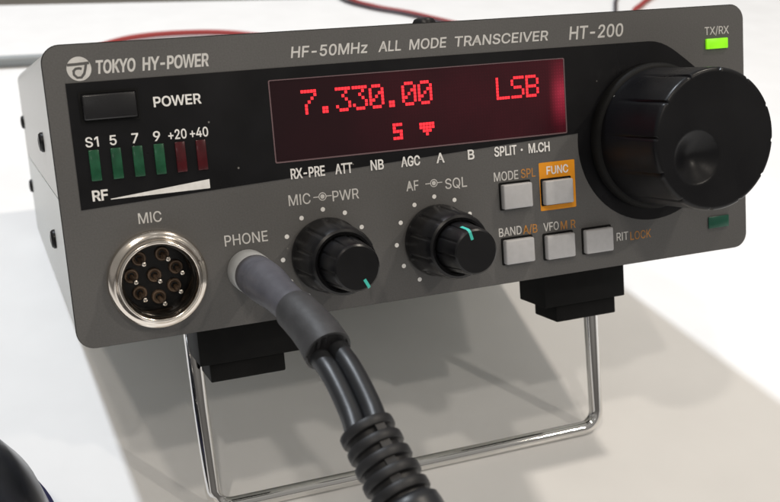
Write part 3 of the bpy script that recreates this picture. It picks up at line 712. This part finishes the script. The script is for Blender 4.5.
# the round emblem before the maker's name
EC = (5.72, 47.15); ER = 1.98
bm = NB()
bm.faces.new([bm.verts.new((x, YP, z)) for x, z in circ(EC[0], EC[1], ER, 48)])
emb = sheet('emblem', bm, M['pale_ink'], panel)
bm = NB()
bm_stroke(bm, [(EC[0] + ER * u, EC[1] + ER * v) for u, v in ((-0.93, 0.36), (-0.3, 0.37), (0.3, 0.40), (0.86, 0.44))], 0.46, YP - 0.02)
bm_stroke(bm, [(EC[0] + ER * u, EC[1] + ER * v) for u, v in [(0.62, 0.42), (0.50, -0.05), (0.38, -0.42), (0.12, -0.72), (-0.22, -0.72), (-0.46, -0.46), (-0.46, -0.16), (-0.26, 0.02), (0.02, 0.04), (0.22, -0.02)]], 0.42, YP - 0.025)
sheet('emblem_stroke', bm, M['panel'], emb)

# dial dots round the two double knobs
AF, MP = (67.53, 10.6), (45.36, 10.76)
for c in (MP, AF):
    for k in range(11):
        a = math.radians(240 - k * 30)
        bm = NB()
        x, z = c[0] + 8.3 * math.cos(a), c[1] + 8.3 * math.sin(a)
        bm.faces.new([bm.verts.new((x + dx, YP, z + dz)) for dx, dz in circ(0, 0, 0.42, 18)])
        sheet('dial_dot', bm, M['white_ink'], panel)

# orange patch behind the FUNC key
bm = NB(); bm_plate(bm, rrect(90.2, 98.25, 13.4, 22.95, 0.2, 3), [], -0.05, 0.0)
part('orange_patch', bm, M['orange'], panel, smooth=False)

# push buttons
for x, z in ((81.2, 14.5), (90.35, 14.3), (81.05, 3.6), (90.25, 3.35), (99.15, 3.35)):
    bm = NB(); bm_box(bm, x + 0.35, x + 6.65, -1.5, 0.05, z + 0.3, z + 5.1, 0.3, 3)
    b = part('push_button', bm, M['button'])
    bm = NB(); bm_plate(bm, rrect(x + 0.0, x + 6.95, z + 0.05, z + 5.5, 0.3, 3), [], -0.075, 0.02)
    part('button_well', bm, M['hole'], b)

# small indicator lamps
bm = NB(); bm_box(bm, 130.4, 135.75, -0.5, 0.0, 42.45, 44.55, 0.12, 2)
o = part('indicator_lamp', bm, M['led_lit']); o['label'] = 'lit bright green indicator lamp'
bm = NB(); bm_box(bm, 130.1, 135.3, -0.3, 0.0, 4.9, 7.4, 0.12, 2)
o = part('indicator_lamp', bm, M['led_off']); o['label'] = 'unlit dark green indicator lamp'

# microphone socket: plated ring, black insert, eight pins
bm = NB()
bm_lathe(bm, [(6.35, 6.0), (6.35, -2.6), (6.38, -3.5), (6.48, -3.85), (6.66, -4.05), (6.9, -4.05), (7.08, -3.85), (7.15, -3.5), (7.18, -3.0), (7.3, -2.4), (7.55, -2.0), (7.85, -1.9), (8.15, -1.75), (8.42, -1.5), (8.56, -1.2), (8.6, -0.8), (8.6, 0.0), (6.75, 0.0), (6.75, 6.0)], SOCK, 72, cap0=False, cap1=False)
rg = list(bm.verts)
n_ = 72
bm.verts.ensure_lookup_table()
for i in range(n_):
    bm.faces.new((bm.verts[i], bm.verts[(i + 1) % n_], bm.verts[len(rg) - n_ + (i + 1) % n_], bm.verts[len(rg) - n_ + i]))
sock = part('microphone_socket', bm, M['nickel'], angle=50)
bm = NB()
bm_lathe(bm, [(6.33, 5.5), (6.33, -1.9), (6.05, -2.1), (5.95, -1.9), (5.95, 4.4), (0.01, 4.4)], SOCK, 64, cap0=True, cap1=True)
part('socket_insert', bm, M['insert'], sock)
pins = [(0, 0)] + [(4.03 * math.cos(math.radians(a)), 4.03 * math.sin(math.radians(a))) for a in (125.7, 64, 13.8, 175, -34.8, -134.6, -84.4)]
for px, pz in pins:
    c = (SOCK[0] + px, SOCK[1] + pz)
    bm = NB()
    bm_lathe(bm, [(0.40, 4.45), (0.40, -2.3), (0.44, -2.6), (0.44, -2.85), (0.36, -3.1), (0.2, -3.22)], c, 20)
    p = part('socket_pin', bm, M['nickel'], sock)
    bm = NB()
    bm_lathe(bm, [(1.3, 4.38), (1.3, 3.8), (1.15, 3.6), (0.95, 3.6), (0.62, 3.9), (0.58, 4.39)], c, 24, cap0=False, cap1=False)
    part('pin_cup', bm, M['brass'], p)


# double knobs
def groove(n, depth, width, k_from=0, k_to=99, ph=0.0):
    def f(a, k):
        if not (k_from <= k <= k_to):
            return 1.0
        t = ((a - ph) / (2 * math.pi) * n) % 1.0
        t = min(t, 1 - t)
        return 1.0 - depth * max(0.0, 1 - (t / width) ** 2)
    return f


def double_knob(c, ang, side):
    bm = NB()
    prof = [(6.3, -0.4), (6.85, -0.6), (6.9, -1.2), (6.75, -1.8), (6.6, -2.2), (6.45, -5.5), (6.3, -8.9), (6.15, -9.7), (5.85, -10.4), (5.4, -10.65), (4.95, -10.5), (4.85, -9.6), (0.01, -9.6)]
    bm_lathe(bm, prof, c, 144, groove(10, 0.035, 0.10, 4, 7, 0.3))
    k = part('double_knob', bm, M['black'], angle=28)
    bm = NB()
    prof = [(4.65, -9.5), (4.6, -11.5), (4.4, -14.2), (4.22, -16.6), (4.05, -17.1), (3.75, -17.35), (3.6, -17.35), (0.01, -17.3)]
    bm_lathe(bm, prof, c, 144, groove(10, 0.04, 0.09, 0, 3, 0.1))
    ik = part('inner_knob', bm, M['black'], k, angle=28)
    u = Vector((math.cos(ang), math.sin(ang))); w = Vector((-u.y, u.x))
    bm = NB()
    line = [(2.3, -17.36), (3.72, -17.40), (4.10, -17.15), (4.27, -16.6)]
    if side:
        line += [(4.45, -14.2)]
    vs = []
    for r, y in line:
        for s in (-1, 1):
            q = Vector(c) + u * (r + 0.03) + w * (0.27 * s)
            vs.append(bm.verts.new((q.x, y - 0.02, q.y)))
    for i in range(len(line) - 1):
        bm.faces.new((vs[2 * i], vs[2 * i + 1], vs[2 * i + 3], vs[2 * i + 2]))
    part('pointer_mark', bm, M['teal'], ik, smooth=False)
    return k


double_knob(MP, math.radians(-63), False)
double_knob(AF, math.radians(106), True)

# tuning knob: skirt, grooved body, finger dimple in its face
bm = NB()
bm_lathe(bm, [(14.2, -0.5), (14.75, -0.8), (14.8, -1.6), (14.6, -2.4), (14.1, -2.9), (13.4, -3.0), (5, -3.0)], KC, 128)
skirt_bm = bm
bm = NB()
prof = [(13.75, -2.9), (13.72, -3.6), (13.68, -4.6), (13.6, -7.6), (13.5, -12.0), (13.42, -18.6), (13.40, -19.6), (13.32, -20.05), (13.05, -20.42), (12.75, -20.52)]
rings = bm_lathe(bm, prof, KC, 288, groove(12, 0.030, 0.045, 4, 8, math.radians(-6)), cap1=False)
DC, DR, DD = (112.2, 22.95), 5.0, 2.2


def face_y(x, z):
    d = math.hypot(x - DC[0], z - DC[1]) / DR
    y = -20.52
    if d < 1.12:
        s = 0.5 + 0.5 * math.cos(math.pi * min(1.0, d / 1.12))
        y += DD * (0.55 * s + 0.45 * max(0.0, 1 - d * d))
    return y


prev = rings[-1]
N2 = 288
for r in [12.4 - 0.31 * i for i in range(40)]:
    if r < 0.2:
        break
    ring = []
    for i in range(N2):
        a = 2 * math.pi * i / N2
        x, z = KC[0] + r * math.cos(a), KC[1] + r * math.sin(a)
        ring.append(bm.verts.new((x, face_y(x, z), z)))
    for i in range(N2):
        j = (i + 1) % N2
        bm.faces.new((prev[i], prev[j], ring[j], ring[i]))
    prev = ring
bm.faces.new(prev)
tk = part('tuning_knob', bm, M['knob_gloss'], angle=40)
part('knob_skirt', skirt_bm, M['black_matt'], tk, angle=40)

# feet and bail
for s in (0, 1):
    def X(x):
        return 140 - x if s else x
    bm = NB()
    a, b = sorted((X(22.3), X(42.5)))
    bm_box(bm, a, b, 13.5, 25.2, -10.2, 0.05, 0.3, 2)
    f = part('foot', bm, M['black_matt'])
    a, b = sorted((X(24.25), X(39.25)))
    bm = NB(); bm_box(bm, a, b, 14.5, 24.4, -14.0, -10.1, 0.3, 2)
    part('foot_pad', bm, M['black_matt'], f)
    bm = NB(); a, b = sorted((X(21.6), X(27.0)))
    bm_box(bm, a, b, 25.25, 30.0, -5.2, 0.05, 0.3, 2)
    part('hinge_block', bm, M['black_matt'], f)
bz, br_ = -43.95, 1.6
pth = [(23.3, 27.2, -1.5), (23.6, 26.4, -22.0), (24.0, 25.6, bz + 4.0)]
for i in range(1, 9):
    a = math.radians(180 + 90 * i / 8)
    pth.append((28.0 + 4.0 * math.cos(a), 25.5, bz + 4.0 + 4.0 * math.sin(a)))
for i in range(1, 12):
    x = 28 + 84 * i / 12
    pth.append((x, 25.5, bz))
for i in range(0, 9):
    a = math.radians(270 + 90 * i / 8)
    pth.append((112.3 + 4.0 * math.cos(a), 25.5, bz + 4.0 + 4.0 * math.sin(a)))
pth += [(116.5, 26.4, -22.0), (116.7, 27.2, -1.5)]
bm = NB(); bm_tube(bm, pth, br_, 24, up0=(0, 1, 0))
part('wire_bail', bm, M['chrome'], angle=60)
# rear feet, on the table
for x in (18, 122):
    bm = NB()
    zt = -45.6 + (146 - 25.5) * math.tan(TILT)
    bm_lathe(bm, [(5.0, 0.15), (5.0, zt + 1.9), (4.4, zt + 1.55)], (x, 146), 32, axis='Z')
    part('rear_foot', bm, M['black_matt'])

# ------------------------------------------------------------------ headphone plug and its two leads
PORG = Vector((30.4, 0, 9.9))
plug = empty('headphone_plug', PORG)
plug.matrix_world = Matrix.Translation(to_world(PORG)) @ RX
tag(plug, 'dark grey plug with pale collar in the PHONE jack, two black leads hanging from it', 'plug')


def ppart(name, bm, m, parent=plug, **k):
    k.setdefault('origin', PORG)
    return finish(name, bm, m, parent, **k)


ax = smooth_path([(30.4, 0, 9.9), (30.6, -8, 9.6), (31.1, -17, 8.7), (31.9, -26, 7.0), (33.0, -32, 4.8), (33.5, -36, 2.6)], 14)


def axis_at(y):
    for a, b in zip(ax, ax[1:]):
        if a.y >= y >= b.y:
            return a.lerp(b, (a.y - y) / (a.y - b.y))
    return ax[-1]


def ax_tube(bm, ys, rs, n=40, sq=1.0):
    bm_tube(bm, [axis_at(y) for y in ys], rs, n, sq)


bm = NB(); ax_tube(bm, [-0.05, -0.3, -3.2, -5.0, -5.5], [3.55, 3.75, 3.75, 3.7, 3.3])
ppart('collar', bm, M['collar'], angle=50)
bm = NB(); ax_tube(bm, [-4.6, -5.0, -5.4, -8, -8.4, -8.8, -9.2, -9.6, -10, -10.4, -12, -14, -17, -20, -23, -27],
                   [3.3, 3.55, 3.65, 3.66, 3.55, 3.66, 3.55, 3.66, 3.55, 3.66, 3.62, 3.5, 3.2, 3.02, 2.95, 2.9])
ppart('plug_body', bm, M['plug'], angle=60)
bm = NB()
ys = [-25.4, -25.3, -25.2, -25.6, -27, -30, -33, -35.6, -36, -36.0, -35.6, -33.5]
rs = [2.7, 2.95, 3.25, 3.4, 3.42, 3.5, 3.62, 3.75, 3.7, 3.35, 3.25, 3.2]
ax_tube(bm, ys, rs)
ppart('rubber_sleeve', bm, M['sleeve'], angle=60)
lead = [(33.2, -33.4, 4.0), (33.6, -36.0, 2.2), (34.0, -39.5, 0.7), (34.3, -43.0, -1.4), (34.4, -47.0, -4.0), (34.0, -50.4, -6.0), (34.2, -51.6, -7.2)]
for s in (-1, 1):
    off = Vector((1.45 * s, -0.35 * s, 0.30 * s))
    bm = NB(); bm_tube(bm, smooth_path([Vector(p) + off for p in lead], 8), 1.62, 24)
    ppart('lead', bm, M['cable'], angle=60)
# ribbed strain relief
ra, rb = Vector((33.9, -49.6, -5.3)), Vector((35.9, -58.2, -14.0))
path, rad = [], []
NR = 5
seg = 1.0 / NR
L = (rb - ra)
for k in range(NR):
    for t, r in ((0.0, 3.7), (0.02, 3.9), (0.07, 3.98), (0.30, 4.02), (0.53, 3.98), (0.58, 3.9), (0.60, 3.7), (0.61, 3.3), (0.64, 3.2), (0.96, 3.2), (0.99, 3.3)):
        path.append(ra + L * (k + t) * seg); rad.append(r + 0.07 * k)
bm = NB(); bm_tube(bm, path, rad, 48)
# short bridges between the ribs
d0 = L.normalized(); sx = Vector((1, 0, 0)); sx = (sx - d0 * sx.dot(d0)).normalized(); sy = d0.cross(sx)
for k in range(NR - 1):
    for a0 in (-100, 80):
        a = math.radians(a0 + 8 * k)
        c = ra + L * (k + 0.80) * seg + (sx * math.cos(a) + sy * math.sin(a)) * 3.25
        r = bmesh.ops.create_cube(bm, size=1.0)
        Mx = Matrix((sx * math.cos(a) + sy * math.sin(a), -sx * math.sin(a) + sy * math.cos(a), d0)).transposed()
        for v in r['verts']:
            v.co = c + Mx @ Vector((v.co.x * 1.0, v.co.y * 1.5, v.co.z * 0.9))
ppart('strain_relief', bm, M['relief'], angle=45)
bm = NB()
p0 = rb - L * 0.03
bm_tube(bm, [p0, p0 + d0 * 0.5, p0 + d0 * 1.5, p0 + d0 * 14, p0 + d0 * 15], [4.0, 4.55, 4.7, 4.9, 4.4], 48)
ppart('inline_socket', bm, M['cable'], angle=50)
tail_dir = d0
tl = p0 + d0 * 14.5
zt = lambda y: -45.6 + (y - 25.5) * math.tan(TILT)
bm = NB()
bm_tube(bm, smooth_path([tl, tl + d0 * 12, Vector((48, -88, -62)), Vector((60, -92, zt(-92) + 1.7)), Vector((90, -96, zt(-96) + 1.7)), Vector((150, -100, zt(-100) + 1.7))], 10), 1.6, 20)
ppart('lead', bm, M['cable'], angle=60)

# ------------------------------------------------------------------ cables and things on the table (world millimetres)


def wire(name, pts, r, m, label, cat, group=None):
    bm = NB(); p = smooth_path(pts, 14)
    bm_tube(bm, p, r, 14)
    o = finish(name, bm, m, None, origin=(pts[0][0], pts[0][1], 0), angle=60)
    tag(o, label, cat, group)
    return o


wire('red_cable', [(95, 265, 2.2), (54, 300, 2.2), (40, 332, 2.2), (58, 352, 2.2), (86, 357, 2.2), (116, 349, 2.2), (150, 318, 2.2), (165, 280, 2.2)], 1.4, M['red_wire'],
     'thick red cable bowing out behind the left half of the radio', 'cable')
wire('red_wire', [(206, 470, 1.3), (198, 416, 1.3), (207, 392, 1.3), (222, 374, 1.3), (240, 345, 1.3), (262, 318, 1.3)], 1.05, M['red_wire'],
     'thin red wire running down behind the top screw of the radio', 'wire')
wire('black_wire', [(200, 470, 1.1), (193, 416, 1.1), (202, 391, 1.1), (217, 373, 1.1), (236, 344, 1.1), (258, 316, 1.1)], 0.9, M['black_wire'],
     'thin dark wire touching the red wire behind the top screw', 'wire')
wire('red_wire', [(330, 300, 1.4), (352, 345, 1.4), (368, 362, 1.4), (386, 378, 1.4), (410, 396, 1.4)], 1.5, M['red_wire'],
     'short red wire showing behind the model number HT-200', 'wire')
wire('black_wire', [(318, 300, 1.2), (340, 345, 1.2), (350, 362, 1.2), (362, 380, 1.2), (380, 402, 1.2)], 1.1, M['black_wire'],
     'thin dark wire left of the red one behind the model number', 'wire')
wire('grey_cable', [(-160, 336, 3), (-60, 329, 3), (0, 325, 3), (60, 322, 3), (110, 322, 3)], 2.4, M['grey_rod'],
     'straight grey cable lying on the table left of the radio, far back', 'cable')

# dark rounded cup at the lower left
bm = NB()
bm_lathe(bm, [(38, 0.0), (40.5, 2), (41.5, 6), (41.2, 12), (39.6, 18), (36, 24), (30, 29), (22, 32.5), (12, 34.6), (3, 35.2)], (0, 0), 96, axis='Z')
cup = finish('ear_cup', bm, M['dark_shell'], None, origin=(0, 0, 0), angle=50)
cup.location = Vector((-48.5, -7, 0)) * S
tag(cup, 'glossy black rounded ear cup lying at the lower left corner of the table', 'ear cup')
bm = NB()
bm_lathe(bm, [(41.0, 7.0), (42.3, 7.4), (42.6, 9), (42.3, 10.6), (41.0, 11)], (0, 0), 96, axis='Z', cap0=False, cap1=False)
lens_fringe = finish('rim', bm, M['rim_blue'], cup, angle=60)  # blue colour fringe of the lens, built in as a ring round the cup

for o in list(bpy.data.objects):
    if '_o' in o:
        del o['_o']
bpy.context.view_layer.update()
